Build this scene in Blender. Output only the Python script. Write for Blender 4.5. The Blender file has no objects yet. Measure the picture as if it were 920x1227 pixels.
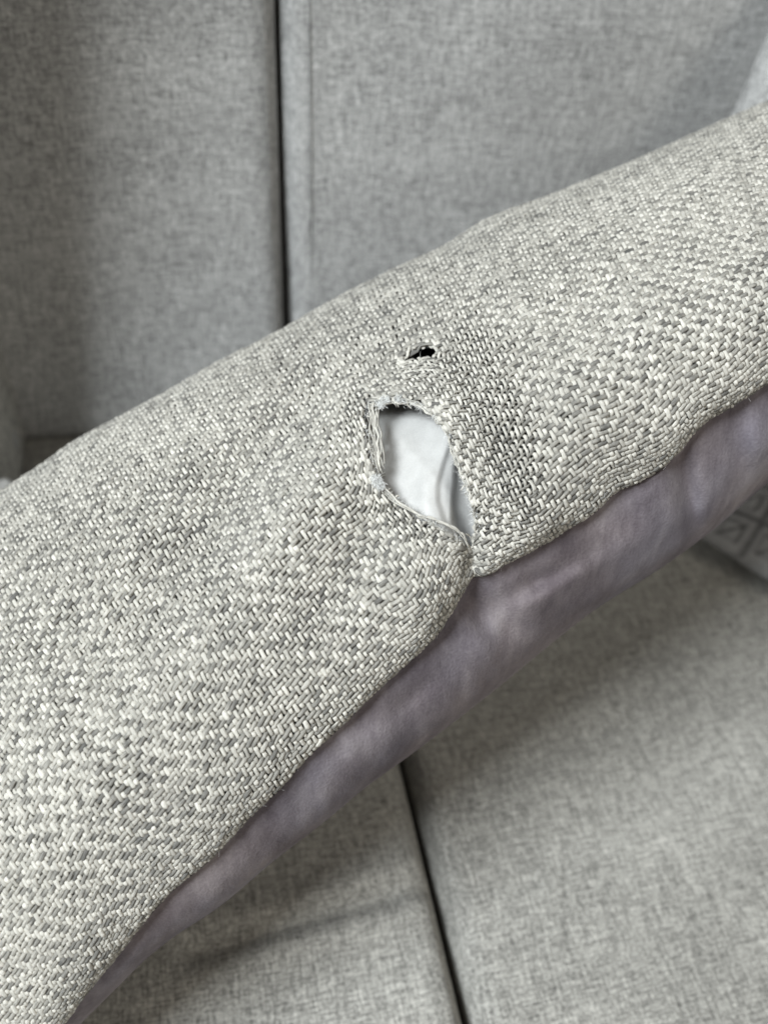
import bpy, bmesh, math, random
import numpy as np
from mathutils import Matrix, Vector, noise as mnoise

random.seed(7)
RNG = np.random.default_rng(7)
SC = bpy.context.scene
COL = SC.collection

# ---------------------------------------------------------------- camera
PW, PH, FPX = 920.0, 1227.0, 963.0
CAM_H = 0.50


def unit(v):
    v = np.asarray(v, float)
    return v / np.linalg.norm(v)


UPC = -unit((-112.0, -867.0, -FPX))            # world up, in camera axes
DC = np.array((-318.0, 1069.0, -FPX))          # sofa depth direction, in camera axes
DC = unit(DC - UPC * DC.dot(UPC))
XC = np.cross(DC, UPC)
ROT = np.stack([XC, DC, UPC])                  # camera vector -> world vector
CAMPOS = np.array((0.0, 0.0, CAM_H))


def pix(px, py, z):
    """the point seen at photo pixel (px, py), z metres in front of the camera"""
    px, py, z = np.broadcast_arrays(np.asarray(px, float), np.asarray(py, float), np.asarray(z, float))
    c = np.stack([(px - PW / 2) / FPX * z, -(py - PH / 2) / FPX * z, -z], -1)
    return c @ ROT.T + CAMPOS


def proj(P):
    c = (np.asarray(P) - CAMPOS) @ ROT
    z = -c[..., 2]
    return c[..., 0] / z * FPX + PW / 2, -c[..., 1] / z * FPX + PH / 2, z


def ray_plane(px, py, p0, n):
    d = pix(px, py, 1.0) - CAMPOS
    t = np.dot(np.asarray(p0) - CAMPOS, n) / np.dot(d, n)
    return CAMPOS + d * t


cam = bpy.data.cameras.new("camera")
camo = bpy.data.objects.new("camera", cam)
COL.objects.link(camo)
m4 = Matrix([list(ROT[i]) + [CAMPOS[i]] for i in range(3)] + [[0, 0, 0, 1]])
camo.matrix_world = m4
cam.sensor_fit = 'VERTICAL'
cam.sensor_height = 24.0
cam.lens = 24.0 * FPX / PH
cam.clip_start, cam.clip_end = 0.01, 50
cam.dof.use_dof = True
cam.dof.focus_distance = 0.303
cam.dof.aperture_fstop = (cam.lens / 1000) / 0.0046
SC.camera = camo

# ---------------------------------------------------------------- light
w = bpy.data.worlds.new("World")
SC.world = w
w.use_nodes = True
bg = w.node_tree.nodes["Background"]
bg.inputs[0].default_value = (1.0, 0.97, 0.92, 1)
bg.inputs[1].default_value = 0.20


def area(name, loc, target, size, power, col):
    l = bpy.data.lights.new(name, 'AREA')
    l.shape = 'RECTANGLE'
    l.size, l.size_y = size
    l.energy = power
    l.color = col
    o = bpy.data.objects.new(name, l)
    COL.objects.link(o)
    o.location = loc
    o.rotation_euler = (Vector(target) - Vector(loc)).to_track_quat('-Z', 'Y').to_euler()
    return o


area("window_light", (-1.35, -0.35, 1.95), (0.0, 0.35, 0.15), (0.8, 0.8), 86, (0.89, 0.955, 1.0))
area("room_fill", (0.9, -1.1, 1.6), (0.0, 0.3, 0.2), (0.9, 0.9), 8.0, (1.0, 0.94, 0.82))  # warm fill added for light bounced from the camera side

SC.view_settings.view_transform = 'Standard'
SC.view_settings.look = 'None'
SC.view_settings.gamma = 1
SC.view_settings.use_curve_mapping = False
SC.view_settings.exposure = 0.0
SC.cycles.max_bounces = 6


# ---------------------------------------------------------------- helpers
def link(name, me, mat=None, parent=None):
    o = bpy.data.objects.new(name, me)
    COL.objects.link(o)
    if mat:
        me.materials.append(mat)
    if parent:
        o.parent = parent
        o.matrix_parent_inverse = parent.matrix_world.inverted()
    return o


def thing(name, label, cat, loc=(0, 0, 0)):
    o = bpy.data.objects.new(name, None)
    COL.objects.link(o)
    o.location = loc
    o.empty_display_size = 0.05
    o["label"] = label
    o["category"] = cat
    o["kind"] = "thing"
    bpy.context.view_layer.update()
    return o


def mesh_np(name, V, Q, smooth=True):
    """verts (n,3), quads (m,4)"""
    me = bpy.data.meshes.new(name)
    V = np.ascontiguousarray(V, np.float32)
    Q = np.ascontiguousarray(Q, np.int32)
    me.vertices.add(len(V))
    me.vertices.foreach_set("co", V.ravel())
    k = Q.shape[1]
    me.loops.add(Q.size)
    me.loops.foreach_set("vertex_index", Q.ravel())
    me.polygons.add(len(Q))
    me.polygons.foreach_set("loop_start", np.arange(0, Q.size, k, dtype=np.int32))
    me.polygons.foreach_set("use_smooth", np.full(len(Q), smooth))
    me.update(calc_edges=True)
    return me


def set_attr(me, name, data):
    a = me.attributes.new(name, 'FLOAT', 'POINT')
    a.data.foreach_set("value", np.ascontiguousarray(data, np.float32))


def set_vec(me, name, data):
    a = me.attributes.new(name, 'FLOAT_VECTOR', 'POINT')
    a.data.foreach_set("vector", np.ascontiguousarray(data, np.float32).ravel())


def grid_quads(n, m):
    i = np.arange(n - 1)[:, None] * m + np.arange(m - 1)[None, :]
    return np.stack([i, i + m, i + m + 1, i + 1], -1).reshape(-1, 4)


def smooth_noise(shape, cell, seed):
    """value noise on a grid, ~N(0,1)-ish, cell = samples per lattice step"""
    r = np.random.default_rng(seed)
    cell = np.atleast_1d(cell)
    n = [int(math.ceil(s / c)) + 3 for s, c in zip(shape, cell)]
    L = r.normal(size=n)
    for ax, (s, c) in enumerate(zip(shape, cell)):
        x = np.arange(s) / c
        i = np.floor(x).astype(int)
        f = x - i
        f = f * f * (3 - 2 * f)
        A, B = np.take(L, i, ax), np.take(L, i + 1, ax)
        sh = [1] * len(shape)
        sh[ax] = s
        f = f.reshape(sh)
        L = A * (1 - f) + B * f
    return L * 1.35


def tubes(paths, radii, sides=5, flat=None, normals=None):
    """joined tubes: paths list of (n,3), radii list of (n,) ; returns V,Q,uv-along,tube index"""
    Vs, Qs, Us, Is = [], [], [], []
    off = 0
    ang = np.arange(sides) / sides * 2 * np.pi
    for t, (P, R) in enumerate(zip(paths, radii)):
        n = len(P)
        T = np.gradient(P, axis=0)
        T /= np.linalg.norm(T, axis=1, keepdims=True) + 1e-12
        up = np.array((0.31, -0.62, 0.72)) if normals is None else normals[t]
        S = np.cross(T, up)
        S /= np.linalg.norm(S, axis=1, keepdims=True) + 1e-12
        N = np.cross(S, T)
        c, s = np.cos(ang), np.sin(ang)
        fl = 1.0 if flat is None else flat
        ring = P[:, None, :] + R[:, None, None] * (c[None, :, None] * S[:, None, :] + fl * s[None, :, None] * N[:, None, :])
        Vs.append(ring.reshape(-1, 3))
        i = np.arange(n - 1)[:, None] * sides + np.arange(sides)[None, :]
        j = np.arange(n - 1)[:, None] * sides + (np.arange(sides)[None, :] + 1) % sides
        Qs.append(np.stack([i, j, j + sides, i + sides], -1).reshape(-1, 4) + off)
        L = np.concatenate([[0], np.cumsum(np.linalg.norm(np.diff(P, axis=0), axis=1))])
        Us.append(np.stack([np.repeat(L, sides), np.tile(ang, n), np.full(n * sides, t * 1.0)], -1))
        Is.append(np.full(n * sides, t))
        off += n * sides
    return np.concatenate(Vs), np.concatenate(Qs), np.concatenate(Us), np.concatenate(Is)


# ---------------------------------------------------------------- materials
def new_mat(name):
    m = bpy.data.materials.new(name)
    m.use_nodes = True
    nt = m.node_tree
    nt.nodes.clear()
    out = nt.nodes.new('ShaderNodeOutputMaterial')
    bs = nt.nodes.new('ShaderNodeBsdfPrincipled')
    nt.links.new(bs.outputs[0], out.inputs[0])
    bs.inputs['Roughness'].default_value = 0.9
    bs.inputs['Specular IOR Level'].default_value = 0.2
    return m, nt, bs


def nd(nt, typ, **kw):
    n = nt.nodes.new(typ)
    for k, v in kw.items():
        setattr(n, k, v)
    return n


def mapping(nt, src, scale, rot=(0, 0, 0)):
    mp = nd(nt, 'ShaderNodeMapping')
    mp.inputs['Scale'].default_value = scale
    mp.inputs['Rotation'].default_value = rot
    nt.links.new(src, mp.inputs['Vector'])
    return mp.outputs[0]


def noise_n(nt, vec, scale=1.0, detail=2.0, rough=0.5):
    n = nd(nt, 'ShaderNodeTexNoise')
    n.inputs['Scale'].default_value = scale
    n.inputs['Detail'].default_value = detail
    n.inputs['Roughness'].default_value = rough
    nt.links.new(vec, n.inputs['Vector'])
    return n.outputs['Fac']


def math_n(nt, op, a, b, clamp=False):
    n = nd(nt, 'ShaderNodeMath', operation=op)
    n.use_clamp = clamp
    for s, v in ((0, a), (1, b)):
        if isinstance(v, (int, float)):
            n.inputs[s].default_value = v
        else:
            nt.links.new(v, n.inputs[s])
    return n.outputs[0]


def ramp_n(nt, fac, stops):
    r = nd(nt, 'ShaderNodeValToRGB')
    e = r.color_ramp.elements
    e[0].position, e[0].color = stops[0][0], (*stops[0][1], 1)
    e[1].position, e[1].color = stops[-1][0], (*stops[-1][1], 1)
    for p, c in stops[1:-1]:
        k = e.new(p)
        k.color = (*c, 1)
    nt.links.new(fac, r.inputs[0])
    return r.outputs[0]


def bump_n(nt, h, dist, bs, strength=1.0):
    b = nd(nt, 'ShaderNodeBump')
    b.inputs['Strength'].default_value = strength
    b.inputs['Distance'].default_value = dist
    nt.links.new(h, b.inputs['Height'])
    nt.links.new(b.outputs[0], bs.inputs['Normal'])


def mat_yarn():
    m, nt, bs = new_mat("melange_yarn")
    at = nd(nt, 'ShaderNodeAttribute', attribute_name="tint")
    uv = nd(nt, 'ShaderNodeAttribute', attribute_name="strand")
    # plies and fibres run along the yarn
    fib = noise_n(nt, mapping(nt, uv.outputs['Vector'], (180, 2.6, 3.7)), 1.0, 3.0, 0.6)
    fine = noise_n(nt, mapping(nt, uv.outputs['Vector'], (500, 4.0, 9.1)), 1.0, 1.0)
    t = math_n(nt, 'ADD', at.outputs['Fac'], math_n(nt, 'MULTIPLY', math_n(nt, 'SUBTRACT', fib, 0.5), 0.5))
    t = math_n(nt, 'ADD', t, math_n(nt, 'MULTIPLY', math_n(nt, 'SUBTRACT', fine, 0.5), 0.5), True)
    c = ramp_n(nt, t, [(0.0, (0.09, 0.09, 0.085)), (0.35, (0.19, 0.183, 0.168)),
                       (0.62, (0.465, 0.444, 0.395)), (1.0, (0.80, 0.768, 0.692))])
    nt.links.new(c, bs.inputs['Base Color'])
    bs.inputs['Roughness'].default_value = 0.75
    bs.inputs['Specular IOR Level'].default_value = 0.15
    bump_n(nt, math_n(nt, 'ADD', fib, fine), 0.00035, bs, 0.8)
    return m


def mat_plain(name, col, rough=0.9, nscale=None, namp=0.2, bump=0.0):
    m, nt, bs = new_mat(name)
    bs.inputs['Roughness'].default_value = rough
    if nscale:
        tc = nd(nt, 'ShaderNodeTexCoord')
        f = noise_n(nt, tc.outputs['Object'], nscale, 4.0, 0.6)
        c = ramp_n(nt, f, [(0.3, tuple(x * (1 - namp) for x in col)), (0.7, tuple(min(1, x * (1 + namp)) for x in col))])
        nt.links.new(c, bs.inputs['Base Color'])
        if bump:
            bump_n(nt, f, bump, bs)
    else:
        bs.inputs['Base Color'].default_value = (*col, 1)
    return m


def mat_sofa(name, tint=(1, 1, 1), scale=1.0):
    """linen-look upholstery: light and dark slubs of warp and weft, in the cushion's own x/y"""
    m, nt, bs = new_mat(name)
    tc = nd(nt, 'ShaderNodeTexCoord')
    o = tc.outputs['Object']
    s = scale
    wp = noise_n(nt, mapping(nt, o, (900 * s, 70 * s, 70 * s)), 1.0, 3.0, 0.6)
    wf = noise_n(nt, mapping(nt, o, (55 * s, 1000 * s, 1000 * s)), 1.0, 3.0, 0.6)
    gr = noise_n(nt, mapping(nt, o, (430 * s, 520 * s, 430 * s)), 1.0, 2.0, 0.6)
    big = noise_n(nt, mapping(nt, o, (9, 14, 9)), 1.0, 3.0)
    t = math_n(nt, 'ADD', math_n(nt, 'MULTIPLY', wp, 0.33), math_n(nt, 'MULTIPLY', wf, 0.33))
    t = math_n(nt, 'ADD', t, math_n(nt, 'MULTIPLY', gr, 0.34))
    t2 = math_n(nt, 'ADD', t, math_n(nt, 'MULTIPLY', math_n(nt, 'SUBTRACT', big, 0.5), 0.10))
    lo = tuple(0.13 * k for k in tint)
    mi = tuple(0.36 * k for k in tint)
    hi = tuple(0.68 * k for k in tint)
    c = ramp_n(nt, t2, [(0.38, lo), (0.5, mi), (0.62, hi)])
    nt.links.new(c, bs.inputs['Base Color'])
    bs.inputs['Roughness'].default_value = 0.85
    bs.inputs['Sheen Weight'].default_value = 0.12
    bump_n(nt, t, 0.0018, bs, 0.55)
    return m


def mat_velvet():
    m, nt, bs = new_mat("mauve_velvet")
    tc = nd(nt, 'ShaderNodeTexCoord')
    o = tc.outputs['Object']
    a = noise_n(nt, mapping(nt, o, (34, 34, 22), (0.4, 0.6, 0.2)), 1.0, 6.0, 0.62)
    nap = noise_n(nt, mapping(nt, o, (900, 900, 900)), 1.0, 2.0)
    hue = noise_n(nt, mapping(nt, o, (16, 16, 16)), 1.0, 2.0)
    t = math_n(nt, 'ADD', a, math_n(nt, 'MULTIPLY', math_n(nt, 'SUBTRACT', nap, 0.5), 0.22))
    st = noise_n(nt, mapping(nt, o, (190, 45, 45), (0.3, 0.2, 0.9)), 1.0, 4.0, 0.6)
    t = math_n(nt, 'ADD', t, math_n(nt, 'MULTIPLY', math_n(nt, 'SUBTRACT', st, 0.5), 0.35))
    c1 = ramp_n(nt, t, [(0.30, (0.115, 0.098, 0.110)), (0.50, (0.188, 0.166, 0.180)), (0.70, (0.285, 0.257, 0.270))])
    mx = nd(nt, 'ShaderNodeMix', data_type='RGBA', blend_type='MULTIPLY')
    mx.inputs[0].default_value = 0.8
    nt.links.new(c1, mx.inputs[6])
    nt.links.new(ramp_n(nt, hue, [(0.38, (0.96, 0.99, 1.04)), (0.62, (1.04, 1.0, 0.95))]), mx.inputs[7])
    nt.links.new(mx.outputs[2], bs.inputs['Base Color'])
    bs.inputs['Roughness'].default_value = 1.0
    bs.inputs['Specular IOR Level'].default_value = 0.05
    bs.inputs['Sheen Weight'].default_value = 0.2
    bs.inputs['Sheen Roughness'].default_value = 0.4
    bs.inputs['Sheen Tint'].default_value = (0.85, 0.82, 0.88, 1)
    bump_n(nt, math_n(nt, 'ADD', math_n(nt, 'MULTIPLY', a, 1.0), math_n(nt, 'MULTIPLY', nap, 0.22)), 0.0016, bs, 0.7)
    return m


def mat_lining():
    m, nt, bs = new_mat("white_inner_fabric")
    tc = nd(nt, 'ShaderNodeTexCoord')
    o = tc.outputs['Object']
    a = noise_n(nt, mapping(nt, o, (1500, 1500, 1500)), 1.0, 2.0)
    b = noise_n(nt, mapping(nt, o, (160, 160, 160)), 1.0, 4.0)
    c = ramp_n(nt, math_n(nt, 'ADD', math_n(nt, 'MULTIPLY', a, 0.4), math_n(nt, 'MULTIPLY', b, 0.6)),
               [(0.3, (0.47, 0.463, 0.445)), (0.7, (0.58, 0.572, 0.55))])
    nt.links.new(c, bs.inputs['Base Color'])
    bs.inputs['Roughness'].default_value = 0.5
    bs.inputs['Specular IOR Level'].default_value = 0.4
    bs.inputs['Sheen Weight'].default_value = 0.2
    bump_n(nt, math_n(nt, 'ADD', math_n(nt, 'MULTIPLY', a, 0.25), b), 0.0005, bs, 0.4)
    return m


def mat_plush():
    m, nt, bs = new_mat("grey_plush")
    at = nd(nt, 'ShaderNodeAttribute', attribute_name="pile")
    tc = nd(nt, 'ShaderNodeTexCoord')
    f = noise_n(nt, mapping(nt, tc.outputs['Object'], (420, 420, 420)), 1.0, 4.0, 0.7)
    f2 = noise_n(nt, mapping(nt, tc.outputs['Object'], (60, 60, 60)), 1.0, 3.0, 0.6)
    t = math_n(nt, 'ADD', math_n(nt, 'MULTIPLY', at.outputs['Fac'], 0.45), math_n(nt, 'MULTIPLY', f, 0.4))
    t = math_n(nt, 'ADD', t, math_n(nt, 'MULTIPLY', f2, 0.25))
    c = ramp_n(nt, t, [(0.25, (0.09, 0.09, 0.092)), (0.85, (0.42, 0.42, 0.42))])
    nt.links.new(c, bs.inputs['Base Color'])
    bs.inputs['Sheen Weight'].default_value = 0.4
    bump_n(nt, f, 0.002, bs, 0.8)
    return m


M_YARN = mat_yarn()
M_BACKING = mat_plain("dark_yarn_ground", (0.03, 0.03, 0.028), 0.95, 900, 0.5, 0.0002)
M_COVER_FAR = mat_plain("grey_woven_far", (0.42, 0.415, 0.385), 0.95, 420, 0.55, 0.0006)
M_SEATF = mat_sofa("sofa_linen", (0.94, 0.91, 0.83), 1.25)
M_BACKF = mat_sofa("sofa_linen_back", (1.02, 1.01, 0.98), 1.25)
M_VELVET = mat_velvet()
M_LINING = mat_lining()
M_PLUSH = mat_plush()
M_BASE = mat_plain("sofa_base_cloth", (0.05, 0.05, 0.05), 0.95, 300, 0.3)
M_PIPE = mat_plain("stitch_thread", (0.26, 0.26, 0.25), 0.9, 800, 0.3, 0.0002)
M_THROW = mat_plain("pale_cloth", (0.62, 0.61, 0.58), 0.95, 300, 0.25, 0.001)
M_FLUFF = mat_plain("white_fluff", (0.86, 0.86, 0.84), 0.95)


# ---------------------------------------------------------------- sofa
def rounded_box(hx, hy, hz, r, nx, ny, nz, puff=0.0, disp=None):
    """soft box about its centre; disp(x, y) lowers/raises the +z face. returns V, Q"""
    Vs, Qs, off = [], [], 0

    def spread(h, n):                      # denser towards the rounded rim
        t = np.linspace(-1, 1, n)
        return t

    def face(axis, sign, na, nb):
        nonlocal off
        a, b = spread(1, na), spread(1, nb)
        A, B = np.meshgrid(a, b, indexing='ij')
        Cc = np.full_like(A, sign)
        o = [None] * 3
        ax = [i for i in range(3) if i != axis]
        o[axis], o[ax[0]], o[ax[1]] = Cc, A, B
        P = np.stack(o, -1).reshape(-1, 3)
        q = grid_quads(na, nb)
        flip = (sign > 0) if axis == 1 else (sign < 0)
        if flip:
            q = q[:, ::-1]
        Vs.append(P)
        Qs.append(q + off)
        off += len(P)

    face(2, 1, nx, ny); face(2, -1, nx, ny)
    face(0, 1, ny, nz); face(0, -1, ny, nz)
    face(1, 1, nx, nz); face(1, -1, nx, nz)
    P = np.concatenate(Vs)
    Q = np.concatenate(Qs)
    H = np.array((hx, hy, hz))
    X = P * H
    inner = np.clip(X, -(H - r), H - r)
    d = X - inner
    L = np.linalg.norm(d, axis=1, keepdims=True)
    # points on the box surface pushed on to the rounded rim
    X = inner + d / np.maximum(L, 1e-9) * r
    u, v = P[:, 0], P[:, 1]
    bulge = puff * (1 - u ** 4) * (1 - v ** 4)
    top = np.clip(P[:, 2], 0, 1)
    X[:, 2] += bulge * P[:, 2]
    if disp is not None:
        X[:, 2] += disp(X[:, 0], X[:, 1]) * (top > 0.99)
    return X, Q


def cushion_mesh(name, *a, **k):
    V, Q = rounded_box(*a, **k)
    me = mesh_np(name, V, Q)
    bm = bmesh.new()
    bm.from_mesh(me)
    bmesh.ops.remove_doubles(bm, verts=bm.verts, dist=1e-5)
    bmesh.ops.recalc_face_normals(bm, faces=bm.faces)
    bm.to_mesh(me)
    bm.free()
    return me


def seg_dist(x, y, x0, y0, x1, y1):
    dx, dy = x1 - x0, y1 - y0
    L2 = dx * dx + dy * dy
    t = np.clip(((x - x0) * dx + (y - y0) * dy) / L2, 0, 1)
    return np.hypot(x - (x0 + t * dx), y - (y0 + t * dy)), t


# where things stand, from the picture's own lines
SEATZ = 0.0
g1 = ray_plane(487, 910, (0, 0, 0), (0, 0, 1))
g2 = ray_plane(565, 1227, (0, 0, 0), (0, 0, 1))
GX = float((g1[0] + g2[0]) / 2)                 # x of the gap between the seat cushions
jn = ray_plane(45, 531, (0, 0, 0), (0, 0, 1))
YB = float(jn[1])                               # where seat meets back
LEAN = math.radians(9)
BN = np.array((0, -math.cos(LEAN), math.sin(LEAN)))   # back face normal (towards sitter)
bk = ray_plane(341, 200, (0, YB, 0), BN)
BX = float(bk[0])
print("seat gap", g1, g2, "junction", jn, "back gap", bk, ray_plane(345, 390, (0, YB, 0), BN), ray_plane(338, 0, (0, YB, 0), BN))

sofa = thing("sofa", "grey upholstered sofa frame under and behind the loose grey cushions", "sofa", (GX, YB, -0.45))


def box_part(name, lo, hi, mat, parent, bev=0.01):
    bm = bmesh.new()
    bmesh.ops.create_cube(bm, size=1)
    for v in bm.verts:
        v.co = [lo[i] + (v.co[i] + 0.5) * (hi[i] - lo[i]) for i in range(3)]
    bmesh.ops.bevel(bm, geom=bm.edges[:], offset=bev, segments=3, profile=0.5, affect='EDGES')
    me = bpy.data.meshes.new(name)
    bm.to_mesh(me)
    bm.free()
    for p in me.polygons:
        p.use_smooth = True
    return link(name, me, mat, parent)


SW = 0.62          # cushion width
TH = 0.15
box_part("base", (GX - SW - 0.02, YB - 0.62, -0.43), (GX + SW + 0.02, YB + 0.22, -TH - 0.002), M_BASE, sofa)
box_part("backrest", (GX - SW - 0.02, YB + 0.235, -TH), (GX + SW + 0.02, YB + 0.33, 0.42), M_BASE, sofa)
# left armrest and an added light blocker, both out of frame, shade the left back cushion
arm_mat = M_SEATF


def seat_cushion(x0, x1, label, creases, seed):
    hx, hy, hz = (x1 - x0) / 2, 0.32, TH / 2
    cx, cy = (x0 + x1) / 2, YB - 0.30
    rn = np.random.default_rng(seed)

    def disp(x, y):
        z = np.zeros_like(x)
        for (px0, py0, px1, py1, dep, wid) in creases:
            a = ray_plane(px0, py0, (0, 0, 0), (0, 0, 1))
            b = ray_plane(px1, py1, (0, 0, 0), (0, 0, 1))
            d, t = seg_dist(x, y, a[0] - cx, a[1] - cy, b[0] - cx, b[1] - cy)
            fade = np.sin(np.clip(t, 0.0, 1) * np.pi * 0.5 + 0.0) if dep < 0 else 1.0
            dd = d + 0.0008 * np.sin(x * 60)
            z -= abs(dep) * fade * (np.exp(-(dd / wid) ** 2) - 0.45 * np.exp(-((dd - 2.2 * wid) / (1.4 * wid)) ** 2))
        for _ in range(14):
            kx, ky, ph = rn.uniform(-26, 26), rn.uniform(-26, 26), rn.uniform(0, 6.28)
            z += 0.00055 * np.sin(kx * x + ky * y + ph)
        return z
    me = cushion_mesh("seat_cushion", hx, hy, hz, 0.016, 150, 150, 12, 0.0, disp)
    o = link("seat_cushion", me, M_SEATF)
    o.location = (cx, cy, SEATZ - hz)
    o["label"], o["category"], o["kind"] = label, "seat cushion", "thing"
    o["group"] = "seat cushions of the sofa"
    return o


def stitch_line(parent, a, b, rad=0.0007, name="topstitch"):
    """a raised double-sewn line lying on the cushion, a and b in world space"""
    n = 160
    t = np.linspace(0, 1, n)[:, None]
    P = np.asarray(a)[None] * (1 - t) + np.asarray(b)[None] * t
    V, Q, U, I = tubes([P], [np.full(n, rad)], 6)
    me = mesh_np(name, V, Q)
    o = bpy.data.objects.new(name, me)
    COL.objects.link(o)
    me.materials.append(M_PIPE)
    o.parent = parent
    bpy.context.view_layer.update()
    o.matrix_parent_inverse = parent.matrix_world.inverted()
    return o


GAP = 0.0028
scl = seat_cushion(GX - SW, GX - GAP, "grey linen seat cushion left of the narrow seat gap, lying beneath the torn pillow",
                   [(230, 1140, 538, 1046, 0.0055, 0.0055), (330, 1112, 470, 1075, 0.0012, 0.004)], 3)
scr = seat_cushion(GX + GAP, GX + SW, "grey linen seat cushion right of the narrow seat gap, with a short crease",
                   [(528, 1068, 640, 1058, 0.0018, 0.0035), (600, 925, 760, 860, 0.0008, 0.007)], 4)


def back_cushion(x0, x1, label, seed):
    hx, hy, hz = (x1 - x0) / 2, 0.26, 0.085
    rn = np.random.default_rng(seed)

    def disp(x, y):
        z = np.zeros_like(x)
        for _ in range(12):
            kx, ky, ph = rn.uniform(-18, 18), rn.uniform(-14, 14), rn.uniform(0, 6.28)
            z += 0.0008 * np.sin(kx * x + ky * y + ph)
        return z
    me = cushion_mesh("back_cushion", hx, hy, hz, 0.018, 110, 110, 12, 0.0, disp)
    o = link("back_cushion", me, M_BACKF)
    # local z -> towards the sitter, local y -> up the back
    X = Vector((1, 0, 0))
    Z = Vector(BN)
    Y = Z.cross(X)
    c = Vector(((x0 + x1) / 2, YB, -0.004)) + Y * hy - Z * hz
    o.matrix_world = Matrix(((X.x, Y.x, Z.x, c.x), (X.y, Y.y, Z.y, c.y), (X.z, Y.z, Z.z, c.z), (0, 0, 0, 1)))
    o["label"], o["category"], o["kind"] = label, "back cushion", "thing"
    o["group"] = "back cushions of the sofa"
    return o


bcl = back_cushion(BX - SW, BX - 0.0022, "grey linen back cushion left of the dark vertical gap, shaded at its left end", 5)
bcr = back_cushion(BX + 0.0022, BX + SW, "grey linen back cushion right of the dark vertical gap, behind the torn pillow", 6)


def on_back(px, py, lift=0.0):
    return ray_plane(px, py, (0, YB, 0), BN) + BN * lift


UPB = np.cross(BN, (1, 0, 0))
UPB = UPB if UPB[2] > 0 else -UPB
for par, xx in ((bcl, BX - 0.0125), (bcr, BX + 0.0195)):
    p0 = np.array((xx, YB, 0.0)) + UPB * 0.03 - BN * 0.0002
    p1 = np.array((xx, YB, 0.0)) + UPB * 0.48 - BN * 0.0002
    stitch_line(par, p0, p1, 0.0004)

# armrest on the left, out of frame: part of the sofa; the tall block after it is added to shade the cushion end
armx = float(ray_plane(-30, 300, (0, YB, 0), BN)[0])
box_part("armrest", (armx - 0.26, YB - 0.60, -TH), (armx - 0.10, YB + 0.2, 0.20), M_SEATF, sofa, 0.03)
box_part("shadow_blocker", (armx - 0.26, YB - 0.075, -0.02), (armx - 0.0, YB + 0.19, 0.72), M_SEATF, sofa, 0.03)  # unseen upright block, added to cast the shadow on the left cushion's end

# ---------------------------------------------------------------- the torn pillow
SEAM = np.array([(-190, 1500), (-60, 1375), (20, 1290), (76, 1227), (103, 1190), (132, 1155), (169, 1108), (199, 1073),
                 (251, 1029), (310, 967), (333, 946), (360, 915), (410, 867), (465, 813), (498, 784), (522, 760), (539, 734),
                 (556, 705), (565, 691), (582, 688), (601, 677), (643, 655), (682, 631), (712, 612), (738, 588), (763, 577),
                 (792, 559), (813, 539), (829, 519), (842, 506), (872, 488), (894, 474), (918, 458), (1000, 412), (1100, 362),
                 (1250, 300)], float)
TOPL = np.array([(-700, 1130), (-450, 905), (-250, 745), (-100, 655), (0, 592), (60, 553), (92, 530), (135, 507), (200, 472),
                 (270, 432), (330, 402), (400, 362), (470, 326), (540, 293), (575, 270), (610, 254), (650, 240), (700, 220),
                 (760, 195), (820, 168), (880, 141), (920, 124), (1000, 96), (1120, 60), (1300, 20)], float)
LOWL = np.array([(-170, 1520), (-40, 1378), (40, 1287), (97, 1227), (147, 1177), (171, 1153), (208, 1123), (258, 1090),
                 (330, 1030), (392, 982), (440, 942), (487, 908), (540, 868), (596, 824), (658, 773), (709, 733), (795, 678),
                 (850, 638), (920, 578), (1000, 520), (1110, 450), (1270, 370)], float)


def along(C, n):
    L = np.concatenate([[0], np.cumsum(np.linalg.norm(np.diff(C, axis=0), axis=1))])
    return C, L


# stations: a seam point, the outline point up its cross-yarn, the lower-outline point
ST = [((-190, 1500), (-700, 1130), (-170, 1520)),
      ((-60, 1375), (-450, 905), (-40, 1378)),
      ((76, 1227), (-250, 745), (97, 1227)),
      ((169, 1108), (-110, 660), (190, 1138)),
      ((251, 1029), (0, 592), (290, 1062)),
      ((333, 946), (92, 530), (380, 990)),
      ((410, 867), (170, 489), (465, 925)),
      ((498, 784), (270, 432), (555, 857)),
      ((565, 691), (375, 376), (640, 788)),
      ((643, 655), (480, 321), (715, 729)),
      ((738, 588), (575, 270), (800, 673)),
      ((829, 519), (680, 228), (875, 617)),
      ((918, 458), (785, 183), (955, 552)),
      ((1000, 412), (880, 141), (1030, 500)),
      ((1100, 362), (1000, 96), (1110, 450)),
      ((1250, 300), (1180, 46), (1270, 370))]
NS = len(ST)


def curve_param(C, pts):
    """arc-length parameter on polyline C nearest to each point"""
    L = np.concatenate([[0], np.cumsum(np.linalg.norm(np.diff(C, axis=0), axis=1))])
    out = []
    for p in pts:
        best = None
        for i in range(len(C) - 1):
            a, b = C[i], C[i + 1]
            t = np.clip(np.dot(np.asarray(p) - a, b - a) / np.dot(b - a, b - a), 0, 1)
            q = a + t * (b - a)
            d = np.linalg.norm(q - p)
            if best is None or d < best[0]:
                best = (d, L[i] + t * np.linalg.norm(b - a))
        out.append(best[1])
    return np.array(out), L


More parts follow.
